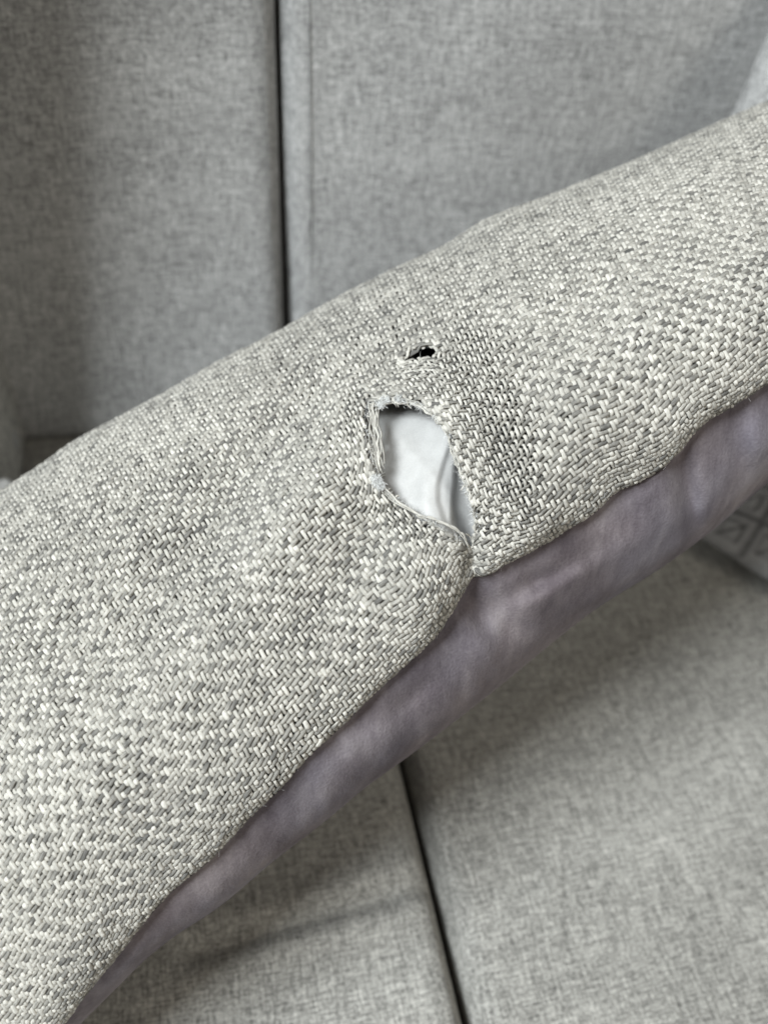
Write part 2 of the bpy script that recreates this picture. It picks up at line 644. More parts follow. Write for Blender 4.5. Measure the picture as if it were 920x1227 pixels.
def csmooth(x, xs, ys):
    """Catmull-Rom-like cubic Hermite interpolation, vectorised; ys (n,k)"""
    xs = np.asarray(xs, float)
    ys = np.asarray(ys, float)
    if ys.ndim == 1:
        return csmooth(x, xs, ys[:, None])[:, 0]
    m = np.zeros_like(ys)
    dx = np.diff(xs)[:, None]
    s = np.diff(ys, axis=0) / dx
    m[1:-1] = (s[:-1] * dx[1:] + s[1:] * dx[:-1]) / (dx[1:] + dx[:-1])
    m[0], m[-1] = s[0], s[-1]
    i = np.clip(np.searchsorted(xs, x, side='right') - 1, 0, len(xs) - 2)
    h = (xs[i + 1] - xs[i])
    t = ((x - xs[i]) / h)[:, None]
    h = h[:, None]
    return ((2 * t ** 3 - 3 * t ** 2 + 1) * ys[i] + (t ** 3 - 2 * t ** 2 + t) * h * m[i]
            + (-2 * t ** 3 + 3 * t ** 2) * ys[i + 1] + (t ** 3 - t ** 2) * h * m[i + 1])


NU = 620
su = np.linspace(0, NS - 1, NU)
st_i = np.arange(NS)


def line_pts(C, idx):
    par, L = curve_param(C, [s[idx] for s in ST])
    p = csmooth(su, st_i, par)
    return csmooth(p, L, C)


S2, T2, L2 = line_pts(SEAM, 0), line_pts(TOPL, 1), line_pts(LOWL, 2)
# depth of the seam along the pillow, and how the face rolls away
ZS = csmooth(su, st_i, [0.330, 0.316, 0.303, 0.298, 0.296, 0.296, 0.297, 0.299, 0.303, 0.302, 0.303, 0.306, 0.311, 0.318, 0.328, 0.345])

FR = np.array([  # h across (0 seam .. 1 outline), extra depth
    (0.000, 0.0000), (0.015, -0.0050), (0.06, -0.0100), (0.16, -0.0140), (0.32, -0.0130), (0.50, -0.0030), (0.66, 0.0120),
    (0.80, 0.0310), (0.90, 0.0520), (0.965, 0.0740), (0.995, 0.0960), (1.000, 0.1120), (0.985, 0.1320), (0.93, 0.1560), (0.84, 0.180)])
wF = np.concatenate([[0], np.cumsum(np.hypot(np.diff(FR[:, 0]) * 0.12, np.diff(FR[:, 1])))])
NWF = 420
ww = np.linspace(0, wF[-1], NWF)
hz = csmooth(ww, wF, FR)
h_, dz_ = hz[:, 0], hz[:, 1]
PX = S2[:, None, 0] + (T2[:, None, 0] - S2[:, None, 0]) * h_[None]
PY = S2[:, None, 1] + (T2[:, None, 1] - S2[:, None, 1]) * h_[None]


def blob(px, py, cx, cy, sx, sy=None, ang=0.0):
    sy = sy or sx
    c, s = math.cos(math.radians(ang)), math.sin(math.radians(ang))
    dx, dy = px - cx, py - cy
    a = (dx * c - dy * s) / sx         # along ang (degrees above +x, y down)
    b = (dx * s + dy * c) / sy
    return np.exp(-(a * a + b * b))


fold = np.zeros_like(PX)
front = np.clip((1.02 - h_) / 0.25, 0, 1)[None] * np.clip(h_ / 0.04, 0, 1)[None]
# the pinch under the tear: a valley from the tear's foot to the seam, fuller cloth either side
fold += 0.0075 * blob(PX, PY, 566, 668, 13, 45, 0)
fold -= 0.0050 * blob(PX, PY, 500, 700, 38, 60, 48)
fold -= 0.0050 * blob(PX, PY, 628, 600, 42, 62, 30)
fold -= 0.0085 * blob(PX, PY, 365, 600, 48, 125, -30)
fold += 0.0040 * blob(PX, PY, 440, 660, 35, 110, -35)
# the hollow left of the ridge that runs down-left from the tear
fold += 0.0085 * blob(PX, PY, 280, 600, 170, 42, 52)
fold += 0.0040 * blob(PX, PY, 470, 440, 70, 30, 20)
fold -= 0.0030 * blob(PX, PY, 150, 900, 130, 60, 45)
fold += 0.0030 * blob(PX, PY, 60, 760, 60, 90, 45)
fold -= 0.0030 * blob(PX, PY, 780, 420, 120, 70, 30)
fold += 0.0025 * blob(PX, PY, 650, 420, 50, 90, -20)
lump = smooth_noise(PX.shape, (46, 60), 11) * 0.0011 + smooth_noise(PX.shape, (20, 26), 12) * 0.00035
PZ = ZS[:, None] + dz_[None] + (fold + lump) * front
GRID = pix(PX, PY, PZ)                                     # (NU, NWF, 3) woven side

# both ends of the pillow draw in to its corners, out of frame
CEN = (GRID[:, NWF // 3] + GRID[:, -1]) * 0.5 * 0.5 + pix(S2[:, 0], S2[:, 1], ZS + 0.03) * 0.5
e0 = np.clip(1 - su / 1.0, 0, 1)
e1 = np.clip((su - (NS - 1) + 1.3) / 1.3, 0, 1)
KE = np.sqrt(np.clip(1 - np.maximum(e0, e1) ** 2.4, 0.0004, 1))[:, None, None]
GRID = CEN[:, None] + (GRID - CEN[:, None]) * KE

# arc lengths -> weave coordinates
du = np.linalg.norm(np.diff(GRID[:, 150], axis=0), axis=1)
A_of_u = np.concatenate([[0], np.cumsum(du)])
dw = np.linalg.norm(np.diff(GRID, axis=1), axis=2)
B_of_w = np.concatenate([np.zeros((NU, 1)), np.cumsum(dw, axis=1)], axis=1)
# light smoothing of the arc-length origin so that the long yarns run straight past the seam's wiggles
spx = S2[:, 0]
off = np.interp(spx, [-190, 76, 300, 470, 565, 700, 920, 1250], [-0.056, -0.036, -0.019, -0.007, 0.0, 0.0, -0.002, -0.004])
# negative = the seam cuts the long yarns
B_of_w = B_of_w - off[:, None] * 1.0
DA, DB = 0.0006, 0.0006
a_ax = np.arange(0, A_of_u[-1], DA)
b_min, b_max = float(B_of_w[:, 0].min()), float(B_of_w.max())
b_ax = np.arange(b_min, b_max, DB)
# resample rows in b
Wtab = np.stack([np.interp(b_ax, B_of_w[i], np.arange(NWF)) for i in range(NU)])      # (NU, nb) fractional w
rowi = np.arange(NU)[:, None]
wi = np.clip(Wtab.astype(int), 0, NWF - 2)
wf = (Wtab - wi)[..., None]
G1 = GRID[rowi, wi] * (1 - wf) + GRID[rowi, wi + 1] * wf
uf = np.interp(a_ax, A_of_u, np.arange(NU))
ui = np.clip(uf.astype(int), 0, NU - 2)
uu = (uf - ui)[:, None, None]
PG = G1[ui] * (1 - uu) + G1[ui + 1] * uu                                              # (na, nb, 3)
BSEAM = np.interp(a_ax, A_of_u, B_of_w[:, 0])
BEND = np.interp(a_ax, A_of_u, B_of_w[:, -1])
HTAB = np.interp(Wtab, np.arange(NWF), h_)[ui]
HMAX = int(np.argmax(h_))
BTOP = np.interp(a_ax, A_of_u, B_of_w[:, HMAX])                   # where the face turns out of sight
gx, gy = np.gradient(PG, axis=0), np.gradient(PG, axis=1)
NG = np.cross(gx, gy)
NG /= np.linalg.norm(NG, axis=2, keepdims=True) + 1e-12
mid = NG[len(a_ax) // 2, len(b_ax) // 4]
if np.dot(mid, CAMPOS - PG[len(a_ax) // 2, len(b_ax) // 4]) < 0:
    NG = -NG
QX, QY, QZ = proj(PG)
print("weave field", PG.shape, "a", a_ax[-1], "b", b_min, b_max)


def look(F, a, b):
    """bilinear lookup of field F at weave coordinates"""
    x = np.clip(a / DA, 0, len(a_ax) - 1.001)
    y = np.clip((b - b_min) / DB, 0, len(b_ax) - 1.001)
    i, j = x.astype(int), y.astype(int)
    fx, fy = x - i, y - j
    if F.ndim == 3:
        fx, fy = fx[..., None], fy[..., None]
    return (F[i, j] * (1 - fx) * (1 - fy) + F[i + 1, j] * fx * (1 - fy) + F[i, j + 1] * (1 - fx) * fy + F[i + 1, j + 1] * fx * fy)


HALF = int(len(b_ax) * 0.8)


def to_ab(px, py):
    """weave coordinates of photo pixels on the visible face"""
    out = []
    ok = (b_ax[None, :] >= BSEAM[:, None]) & (HTAB < 0.99)
    ok[:, HALF:] = False
    for x, y in zip(np.atleast_1d(px), np.atleast_1d(py)):
        d = (QX - x) ** 2 + (QY - y) ** 2
        d[~ok] = 1e9
        i, j = np.unravel_index(np.argmin(d), d.shape)
        out.append((a_ax[i], b_ax[j]))
    return np.array(out)


# ---- tears
TEAR = np.array([(441, 481), (455, 483), (470, 479), (487, 480), (504, 486), (518, 497), (530, 510), (537, 522), (541, 540),
                 (549, 560), (558, 582), (564, 602), (569, 620), (569, 640), (563, 656), (550, 648), (538, 640), (518, 628),
                 (500, 616), (480, 604), (464, 592), (453, 578), (446, 558), (441, 532), (437, 505)], float)
SLIT = np.array([(485, 431), (491, 425), (500, 419), (510, 416), (519, 418), (524, 424), (517, 427), (507, 427), (496, 430)], float)
SLIT = (SLIT - (504.5, 423.5)) * (1.0, 1.05) + (504.5, 423.5)


class Hole:
    def __init__(self, poly, centre, cut, reach):
        self.ab = to_ab(poly[:, 0], poly[:, 1])
        self.c = to_ab(*[[v] for v in centre])[0]
        d = self.ab - self.c
        th = np.arctan2(d[:, 1], d[:, 0])
        r = np.hypot(d[:, 0], d[:, 1])
        o = np.argsort(th)
        self.th, self.r = th[o], r[o]
        self.cut, self.reach = cut, reach

    def R(self, th):
        return np.interp(th, self.th, self.r, period=2 * np.pi)

    def t(self, a, b):
        da, db = a - self.c[0], b - self.c[1]
        r = np.hypot(da, db)
        th = np.arctan2(db, da)
        return r / self.R(th), r, th

    def push(self, a, b):
        """cloth coordinates -> where the cloth lies now; also the source ratio"""
        t, r, th = self.t(a, b)
        k, Rr = self.cut, self.reach
        t2 = np.where(t < Rr, t + (1 - k) * (np.clip(Rr - t, 0, None) / (Rr - k)) ** 2, t)
        s = t2 / np.maximum(t, 1e-6)
        return self.c[0] + (a - self.c[0]) * s, self.c[1] + (b - self.c[1]) * s, t


TEARH = Hole(TEAR, (505, 565), 0.80, 1.9)
SLITH = Hole(SLIT, (505, 424), 0.35, 2.6)
print("tear centre", TEARH.c, "slit", SLITH.c)

pillow = thing("throw_pillow", "torn throw pillow of grey basket weave and mauve velvet lying across the sofa", "pillow",
               tuple(pix(480, 620, 0.33)))


def child(name, me, mat, label=None, kind=None):
    o = link(name, me, mat, pillow)
    if label:
        o["label"] = label
    if kind:
        o["kind"] = kind
    return o


PITCH = 0.00190
NAY = int((b_ax[-1] - b_ax[0]) / PITCH)
# stretch of the cloth: where it is pulled open the yarns are thinner and the dark ground shows
OPEN = (0.7 * blob(QX, QY, 566, 425, 24, 34) + blob(QX, QY, 582, 500, 36, 48) + blob(QX, QY, 602, 575, 36, 46) + blob(QX, QY, 520, 452, 30, 22)
        + 0.9 * blob(QX, QY, 482, 622, 46, 14, -36) + 0.7 * blob(QX, QY, 600, 610, 30, 40) + 0.6 * blob(QX, QY, 425, 505, 14, 40))
OPEN = np.clip(OPEN * 1.9, 0, 1)
# gentle wandering of the yarns in the cloth
WA = smooth_noise((len(a_ax), len(b_ax)), (28, 28), 21) * 0.00030 + smooth_noise((len(a_ax), len(b_ax)), (9, 9), 22) * 0.00012
WB = smooth_noise((len(a_ax), len(b_ax)), (28, 28), 23) * 0.00030 + smooth_noise((len(a_ax), len(b_ax)), (9, 9), 24) * 0.00012
# slow drift of tone over the cloth: part of the dye lot of the melange
DRIFT = smooth_noise((len(a_ax), len(b_ax)), (50, 40), 25) * 0.02
A_LO, A_HI = a_ax[3], a_ax[-4]
INF = ((QX > -12) & (QX < 932) & (QY > -12) & (QY < 1239)).astype(float)
b_vis = b_max
OVER = 4                                                   # samples per crossing
SIDES = 5
ang = np.radians(np.linspace(-28, 208, SIDES))          # an arch: the underside rests on the ground cloth
CA, SA = np.cos(ang), np.sin(ang)


# which yarn lies on top at a crossing: long floats of two beside single ones (a barleycorn hopsack)
UPM = np.array([[1, 1, 0, 0], [0, 1, 0, 1], [0, 0, 1, 1], [1, 0, 1, 0]]) * 2.0 - 1.0


def lie(i, s, cross_up):
    """height (-1..1) of a yarn at fractional crossing s"""
    j = np.floor(s).astype(int)
    f = s - j
    f = np.clip((f - 0.5) * 1.8 + 0.5, 0, 1)
    f = f * f * (3 - 2 * f)
    if cross_up:
        z0, z1 = UPM[i % 4, j % 4], UPM[i % 4, (j + 1) % 4]
        return z0 * (1 - f) + z1 * f
    z0, z1 = UPM[j % 4, i % 4], UPM[(j + 1) % 4, i % 4]
    return -(z0 * (1 - f) + z1 * f)


def weave(family):
    Vs, Qs, Ts, Us = [], [], [], []
    off_v = 0
    ja = np.arange(int(A_LO / PITCH), int(A_HI / PITCH))
    jb = np.arange(int(b_min / PITCH) - 1, int(b_max / PITCH) + 1)
    cross, lines = (ja, jb) if family == 'long' else (jb, ja)
    for k in lines:
        rr = np.random.default_rng(1000 * (family == 'long') + int(k) + 500)
        n = len(cross) * OVER
        s = (cross[0] + np.arange(n) / OVER)
        crossing = s                                        # in crossing units
        along_m = s * PITCH
        base = np.full(n, k * PITCH)
        if family == 'long':
            a, b = along_m, base
            z = lie(k, crossing, False)
        else:
            a, b = base, along_m
            z = lie(k, crossing, True)
        a0, b0 = a.copy(), b.copy()
        a = a + look(WA, a0, b0)
        b = b + look(WB, a0, b0)
        # holes
        a1, b1, t1 = TEARH.push(a, b)
        a1, b1, t2 = SLITH.push(a1, b1)
        jit = np.repeat(rr.normal(0, 0.05, n // 4 + 2), 4)[:n]
        keep = (t1 > TEARH.cut + 0.02 + jit) & (t2 > SLITH.cut + 0.10)
        bs = np.interp(a1, a_ax, BSEAM)
        be = np.interp(a1, a_ax, BEND)
        keep &= (b1 > bs + 0.0002) & (b1 < be - 0.002) & (a1 > A_LO) & (a1 < A_HI)
        P = look(PG, a1, b1)
        N = look(NG, a1, b1)
        op = look(OPEN, a1, b1)
        dr = look(DRIFT, a1, b1)
        rad = PITCH * (0.435 - (0.27 if family == 'long' else 0.12) * op) * (1 + 0.10 * smooth_noise((n,), (6,), rr.integers(1e9)))
        rad = np.clip(rad, PITCH * 0.22, PITCH * 0.6)
        amp = PITCH * 0.50 * (1 + 0.12 * smooth_noise((n,), (7,), rr.integers(1e9)))
        lift = z * amp
        # yarns dip into the seam
        edge = np.clip((b1 - bs) / 0.003, 0, 1)
        lift = lift * (0.35 + 0.65 * edge)
        P = P + N * lift[:, None]
        T = np.gradient(P, axis=0)
        T /= np.linalg.norm(T, axis=1, keepdims=True) + 1e-12
        Sd = np.cross(T, N)
        Sd /= np.linalg.norm(Sd, axis=1, keepdims=True) + 1e-12
        Nn = np.cross(Sd, T)
        ring = P[:, None] + rad[:, None, None] * (CA[None, :, None] * Sd[:, None] + 0.70 * SA[None, :, None] * Nn[:, None])
        # melange tint: each yarn, and patches along it
        mean = 0.51 if family == 'long' else 0.82
        tint = (mean + (0.0 if family == 'long' else 0.08) * op + rr.normal(0, 0.05) + 0.065 * smooth_noise((n,), (8.5,), rr.integers(1e9))
                + 0.03 * smooth_noise((n,), (3,), rr.integers(1e9)) + dr)
        idx = np.where(keep)[0]
        if len(idx) < 3:
            continue
        runs = np.split(idx, np.where(np.diff(idx) > 1)[0] + 1)
        for r in runs:
            # finely sampled where the photograph looks, one point per crossing elsewhere
            fine = (look(INF, a1[r], b1[r]) > 0.5) & (b1[r] < np.interp(a1[r], a_ax, BTOP) + 0.004)
            r = r[fine | (r % OVER == 0)]
            m = len(r)
            if m < 3:
                continue
            R = ring[r].copy()
            for e in (0, -1):                                # blunt yarn ends
                R[e] = P[r[e]] + (R[e] - P[r[e]]) * 0.25
            Vs.append(R.reshape(-1, 3))
            i = np.arange(m - 1)[:, None] * SIDES + np.arange(SIDES - 1)[None]
            j = i + 1
            Qs.append(np.stack([i, j, j + SIDES, i + SIDES], -1).reshape(-1, 4) + off_v)
            Ts.append(np.repeat(tint[r], SIDES))
            Us.append(np.stack([np.repeat(along_m[r], SIDES), np.tile(np.cos(ang) * 2.2, m),
                                np.full(m * SIDES, (k % 97) * 3.1)], -1))
            off_v += m * SIDES
    me = mesh_np("yarn", np.concatenate(Vs), np.concatenate(Qs))
    set_attr(me, "tint", np.concatenate(Ts))
    U = np.concatenate(Us)
    set_vec(me, "strand", U)
    return me


# the ground of the cloth, just under the yarns, holed where the cloth is torn
def cover_sheet():
    sa, sb = 3, 3
    P = PG[::sa, ::sb] - NG[::sa, ::sb] * PITCH * 0.62
    AA, BB = np.meshgrid(a_ax[::sa], b_ax[::sb], indexing='ij')
    bs, be = BSEAM[::sa][:, None], BEND[::sa][:, None]
    # move sheet vertices with the opening of the tears
    a1, b1, t1 = TEARH.push(AA, BB)
    a1, b1, t2 = SLITH.push(a1, b1)
    P = look(PG, a1, b1) - look(NG, a1, b1) * PITCH * 0.62
    keep = (t1 > TEARH.cut + 0.02) & (t2 > SLITH.cut + 0.03) & (b1 > bs - 0.0004) & (b1 < be)
    Q = grid_quads(*AA.shape)
    k = keep.ravel()[Q].all(1)
    Q = Q[k]
    used = np.unique(Q)
    mp = -np.ones(AA.size, int)
    mp[used] = np.arange(len(used))
    return P.reshape(-1, 3)[used], mp[Q]


V, Q = cover_sheet()
cover = child("front_cover", mesh_np("front_cover", V, Q), M_BACKING)
for fam in ('long', 'cross'):
    me = weave(fam)
    o = link("yarn", me, M_YARN, cover)
    o["kind"] = "stuff"
    print(fam, len(me.polygons))

# ---------------------------------------------------------------- rest of the pillow: hidden far part and velvet side
def seat_depth(px, py):
    p = ray_plane(px, py, (0, 0, 0), (0, 0, 1))
    return float(proj(p)[2])


NWR = 60
endh, endz = FR[-1]
Ppx = S2 + (T2 - S2) * endh
mids = (T2 + L2) / 2
backrows = []
for i in range(NU):
    m = mids[i]
    t0 = pix(Ppx[i, 0], Ppx[i, 1], ZS[i] + endz)
    zf = min(ZS[i] + 0.25, seat_depth(m[0], max(m[1], 500)) - 0.02, 0.56)
    zf = max(zf, ZS[i] + 0.14)
    c1 = T2[i] * 0.55 + m * 0.45
    c2 = m * 0.7 + L2[i] * 0.3
    k = np.array([t0,
                  pix(c1[0], c1[1], ZS[i] + endz * 0.6 + 0.4 * zf - 0.4 * ZS[i] + 0.02),
                  pix(m[0], m[1], zf),
                  pix(c2[0], c2[1], zf - 0.03)])
    backrows.append(k)
backrows = np.array(backrows)
# velvet profile from the far underside to the lower outline and up to the seam
# (h measured seam 0 -> lower outline 1)
VL = np.array([(0.70, 0.125), (0.90, 0.098), (0.99, 0.072), (1.00, 0.056), (0.965, 0.041), (0.86, 0.0270), (0.68, 0.0165), (0.45, 0.0095),
               (0.22, 0.0052), (0.07, 0.0030), (0.0, 0.0010)])
wV = np.concatenate([[0], np.cumsum(np.hypot(np.diff(VL[:, 0]) * 0.045, np.diff(VL[:, 1])))])
NV = 100
hv = csmooth(np.linspace(0, wV[-1], NV), wV, VL)
VX = S2[:, None, 0] + (L2[:, None, 0] - S2[:, None, 0]) * hv[None, :, 0]
VY = S2[:, None, 1] + (L2[:, None, 1] - S2[:, None, 1]) * hv[None, :, 0]
fv = np.zeros_like(VX)
fv += 0.0085 * blob(VX, VY, 824, 590, 14, 80, 12)
fv -= 0.0035 * blob(VX, VY, 778, 610, 26, 60, 12)
fv -= 0.0030 * blob(VX, VY, 690, 690, 80, 12, 32)
fv += 0.0040 * blob(VX, VY, 570, 730, 16, 50, 20)
fv += 0.0015 * blob(VX, VY, 600, 735, 34, 40, 30)
fv += 0.0030 * blob(VX, VY, 640, 700, 60, 12, 25)
fv += 0.0025 * blob(VX, VY, 500, 830, 40, 12, 40)
fv += 0.0030 * blob(VX, VY, 890, 530, 16, 60, 10)
fv += smooth_noise(VX.shape, (15, 20), 31) * 0.0012 + smooth_noise(VX.shape, (7, 10), 32) * 0.0004
fade = np.clip((1.0 - hv[:, 0]) / 0.05, 0, 1)[None] * np.clip(hv[:, 0] / 0.05, 0, 1)[None]
fade[:, :int(NV * 0.35)] = 0
thin = np.linalg.norm(L2 - S2, axis=1) / 110.0                 # the velvet face narrows to the lower left
thin = np.clip(thin, 0.35, 1.0)
VZ = ZS[:, None] + hv[None, :, 1] * (0.35 + 0.65 * thin[:, None]) + fv * fade * thin[:, None] + 0.0006
VG = pix(VX, VY, VZ)
VG = CEN[:, None] + (VG - CEN[:, None]) * KE
backrows = np.concatenate([GRID[:, -1:], CEN[:, None] + (backrows[:, 1:] - CEN[:, None]) * KE], axis=1)
me = mesh_np("back_cover", VG.reshape(-1, 3), grid_quads(NU, NV))
child("back_cover", me, M_VELVET)
# hidden far part closes the pillow
rows = np.concatenate([backrows, VG[:, :1]], axis=1)
x = np.array([0, 1, 2, 3, 4.0])
xx = np.linspace(0, 4, 40)
FB = np.stack([csmooth(xx, x, rows[i]) for i in range(NU)])
me = mesh_np("rear_panel", FB.reshape(-1, 3), grid_quads(NU, 40))
child("rear_panel", me, M_VELVET)

# seam: a thin rolled edge where woven face meets velvet
n = NU
sp = VG[:, -1]
V, Q, U, I = tubes([sp], [np.full(n, 0.0007)], 6)
child("seam", mesh_np("seam", V, Q), M_BACKING)

# ---------------------------------------------------------------- white inner cushion seen through the tear
cN = look(NG, np.array([TEARH.c[0]]), np.array([TEARH.c[1]]))[0]
cx0, cx1, cy0, cy1 = 405, 600, 400, 690
nx, ny = 150, 210
gxs, gys = np.meshgrid(np.linspace(cx0, cx1, nx), np.linspace(cy0, cy1, ny), indexing='ij')
zc = proj(look(PG, np.array([TEARH.c[0]]), np.array([TEARH.c[1]])))[2][0]
# cover depth as a function of pixel, from the weave field
sel = (QX > 380) & (QX < 620) & (QY > 430) & (QY < 720) & (b_ax[None, :] > BSEAM[:, None]) & (HTAB < 0.9)
ax_, ay_, az_ = QX[sel], QY[sel], QZ[sel]
CELL = 6.0
bx, by = ((ax_ - 380) / CELL).astype(int), ((ay_ - 430) / CELL).astype(int)
shp = (41, 49)
cnt, tot = np.zeros(shp), np.zeros(shp)
np.add.at(cnt, (bx, by), 1); np.add.at(tot, (bx, by), az_)
for _ in range(3):
    cnt = sum(np.roll(cnt, (p, q), (0, 1)) for p in (-1, 0, 1) for q in (-1, 0, 1)) / 9
    tot = sum(np.roll(tot, (p, q), (0, 1)) for p in (-1, 0, 1) for q in (-1, 0, 1)) / 9
dep = tot / np.maximum(cnt, 1e-9)
fx_, fy_ = np.clip((gxs - 380) / CELL - 0.5, 0, 39.9), np.clip((gys - 430) / CELL - 0.5, 0, 47.9)
i0, j0 = fx_.astype(int), fy_.astype(int)
fx_, fy_ = fx_ - i0, fy_ - j0
gz = (dep[i0, j0] * (1 - fx_) * (1 - fy_) + dep[i0 + 1, j0] * fx_ * (1 - fy_) + dep[i0, j0 + 1] * (1 - fx_) * fy_
      + dep[i0 + 1, j0 + 1] * fx_ * fy_)
# the crease between the two puffs of inner cloth
cl = np.array([(560, 478), (546, 505), (537, 535), (530, 555), (523, 580), (523, 600), (530, 622), (541, 645), (556, 690)], float)
cxl = np.interp(gys, cl[:, 1], cl[:, 0])
cl2 = np.array([(590, 478), (560, 520), (545, 550), (543, 575), (541, 600), (540, 625), (548, 650), (566, 690)], float)
cx2 = np.interp(gys, cl2[:, 1], cl2[:, 0])
dL = gxs - cxl
dR = gxs - cx2
inner = 0.0055 + 0.0 * gxs
inner += 0.0042 * (1 - np.exp(-np.clip(-dL, 0, None) / 60.0)) * 0 + 0.00007 * np.clip(cxl - 38 - gxs, 0, None)
inner += 0.0032 * np.exp(-(np.clip(-dL - 20, 0, None) / 26.0) ** 2) * 0
inner += np.where(dL < 0, 0.0, 0.0024 * (1 - np.exp(-dL / 3.0)))          # step behind the left puff's lip
inner -= 0.0014 * np.exp(-((dL - 10) / 8.0) ** 2) * (gys > 515)            # the folded strip
inner += 0.0070 * (1 - np.exp(-np.clip(dR, 0, None) / 9.0))
inner -= 0.0030 * np.exp(-((dL + 12) / 16.0) ** 2)
inner += 0.0004 * np.clip((520 - gys) / 45.0, 0, 1) ** 2 + 0.0012 * np.sin((gys - 470) / 60.0)
inner += 0.00005 * np.clip(600 - gys, 0, 130) * np.clip(-dL / 20.0, 0, 1)
inner += 0.00010 * np.clip((gxs - 488) + 0.9 * (535 - gys), 0, 90)
inner += smooth_noise(gxs.shape, (34, 40), 41) * 0.00045 + smooth_noise(gxs.shape, (12, 16), 42) * 0.00012
inner = np.maximum(inner, 0.0034)
k5 = np.ones(5) / 5
for ax in (0, 1):
    inner = np.apply_along_axis(lambda r: np.convolve(np.pad(r, 2, mode='edge'), k5, 'valid'), ax, inner)
edge_far = np.maximum(np.maximum(430 - gxs, gxs - 582), np.maximum(470 - gys, gys - 668)).clip(0) / 20.0
inner += edge_far ** 2 * 0.004
IG = pix(gxs, gys, gz + inner)
child("inner_cushion", mesh_np("inner_cushion", IG.reshape(-1, 3), grid_quads(nx, ny)), M_LINING,
      "smooth white inner cushion bulging behind the tear")


# ---------------------------------------------------------------- frayed edge, loose threads and fluff
def surf_pt(px, py, lift):
    ab = to_ab([px], [py])
    P = look(PG, ab[:, 0], ab[:, 1])[0]
    N = look(NG, ab[:, 0], ab[:, 1])[0]
    return P + N * lift


def chaikin(P, k=3):
    for _ in range(k):
        A = P[:-1] * 0.75 + P[1:] * 0.25
        B = P[:-1] * 0.25 + P[1:] * 0.75
        P = np.concatenate([P[:1], np.stack([A, B], 1).reshape(-1, P.shape[1]), P[-1:]])
    return P


def strand(pts, rad, lifts, wob=0.00025, rs=None, n=60, taper=0.6):
    rs = rs or np.random.default_rng(5)
    C = np.array([surf_pt(p[0], p[1], l) for p, l in zip(pts, lifts)])
    C = chaikin(C, 3)
    L = np.concatenate([[0], np.cumsum(np.linalg.norm(np.diff(C, axis=0), axis=1))])
    t = np.linspace(0, L[-1], n)
    P = np.stack([np.interp(t, L, C[:, i]) for i in range(3)], 1)
    for c in range(3):
        P[:, c] += smooth_noise((n,), (7,), rs.integers(1e9)) * wob
    r = rad * (1 + 0.18 * smooth_noise((n,), (4,), rs.integers(1e9)))
    e = np.clip(np.minimum(np.arange(n), n - 1 - np.arange(n)) / 4.0, 0, 1)
    r *= (1 - taper) + taper * e
    return P, np.clip(r, rad * 0.15, rad * 2)


def strands_obj(name, items, tints, mat=None, sides=5, kind=None, label=None):
    V, Q, U, I = tubes([p for p, _ in items], [r for _, r in items], sides)
    me = mesh_np(name, V, Q)
    set_attr(me, "tint", np.asarray(tints)[I])
    U[:, 1] = np.cos(U[:, 1]) * 2.0
    U[:, 2] = I * 5.3
    set_vec(me, "strand", U)
    return child(name, me, mat or M_YARN, label, kind)


rs = np.random.default_rng(77)
# the torn rim: yarns pulled to lie along the edge
closed = np.concatenate([TEAR, TEAR[:1]])
cen = np.array((505.0, 565.0))
items, tints = [], []


def rim_seg(i0, i1, push, lift, rad, wob=0.00025):
    idx = [(i0 + k) % len(TEAR) for k in range((i1 - i0) % len(TEAR) + 1)]
    pts = []
    for i in idx:
        d = TEAR[i] - cen
        d = d / np.linalg.norm(d)
        pts.append(TEAR[i] + d * push + rs.normal(0, 0.4, 2))
    return strand(pts, rad, [lift] * len(pts), wob, rs, 110)


for push, lift, rad in ((0.2, -0.0003, 0.00038), (1.4, 0.0001, 0.00032), (-1.0, -0.0012, 0.00035)):
    for (i0, i1) in ((3, 9), (7, 13), (9, 13), (14, 20), (16, 22), (0, 5)):
        items.append(rim_seg(i0, i1, push + rs.normal(0, 0.6), lift, rad * rs.uniform(0.7, 1.1)))
        tints.append(rs.uniform(0.62, 0.95))
strands_obj("torn_edge", items, tints, label="pale yarns bunched along the rim of the tear")

# loose lengthwise yarns on the tear's left side
for k in range(11):
    o0 = k * 1.7 + rs.normal(0, 0.6)
    top = (440 + o0 * 0.95, 479 + rs.normal(0, 2))
    m1 = (440 + o0 * 1.0 + rs.normal(0, 1.2), 508)
    m2 = (444 + o0 * 0.9 + rs.normal(0, 1.4), 540)
    end = (450 + o0 * 0.55 + rs.normal(0, 1.0), 568 + rs.normal(0, 7))
    if k > 6:
        top = (top[0] - 3, top[1]); m1 = (m1[0] - 4, m1[1]); m2 = (m2[0] - 4, m2[1])
    it = strand([top, m1, m2, end], rs.uniform(0.00022, 0.00046), [0.0, -0.0004, 0.0003, 0.0005], 0.0003, rs, 50)
    strands_obj("loose_yarn", [it], [rs.uniform(0.55, 0.95)])
# the two long threads crossing the foot of the tear
for pts, rad, ti in (([(457, 582), (468, 592), (484, 606), (505, 618), (528, 624), (545, 634), (556, 647), (563, 662)], 0.00034, 0.95),
                     ([(452, 586), (470, 600), (490, 612), (515, 622), (536, 628), (552, 640)], 0.00030, 0.85),
                     ([(500, 617), (520, 622), (540, 629), (554, 640), (560, 655)], 0.00034, 0.9),
                     ([(569, 625), (570, 640), (566, 654), (560, 662)], 0.00040, 0.8),
                     ([(541, 650), (548, 648), (556, 655), (563, 660)], 0.00030, 0.7)):
    strands_obj("loose_yarn", [strand(pts, rad, [0.0009] * len(pts), 0.00018, rs, 70)], [ti])

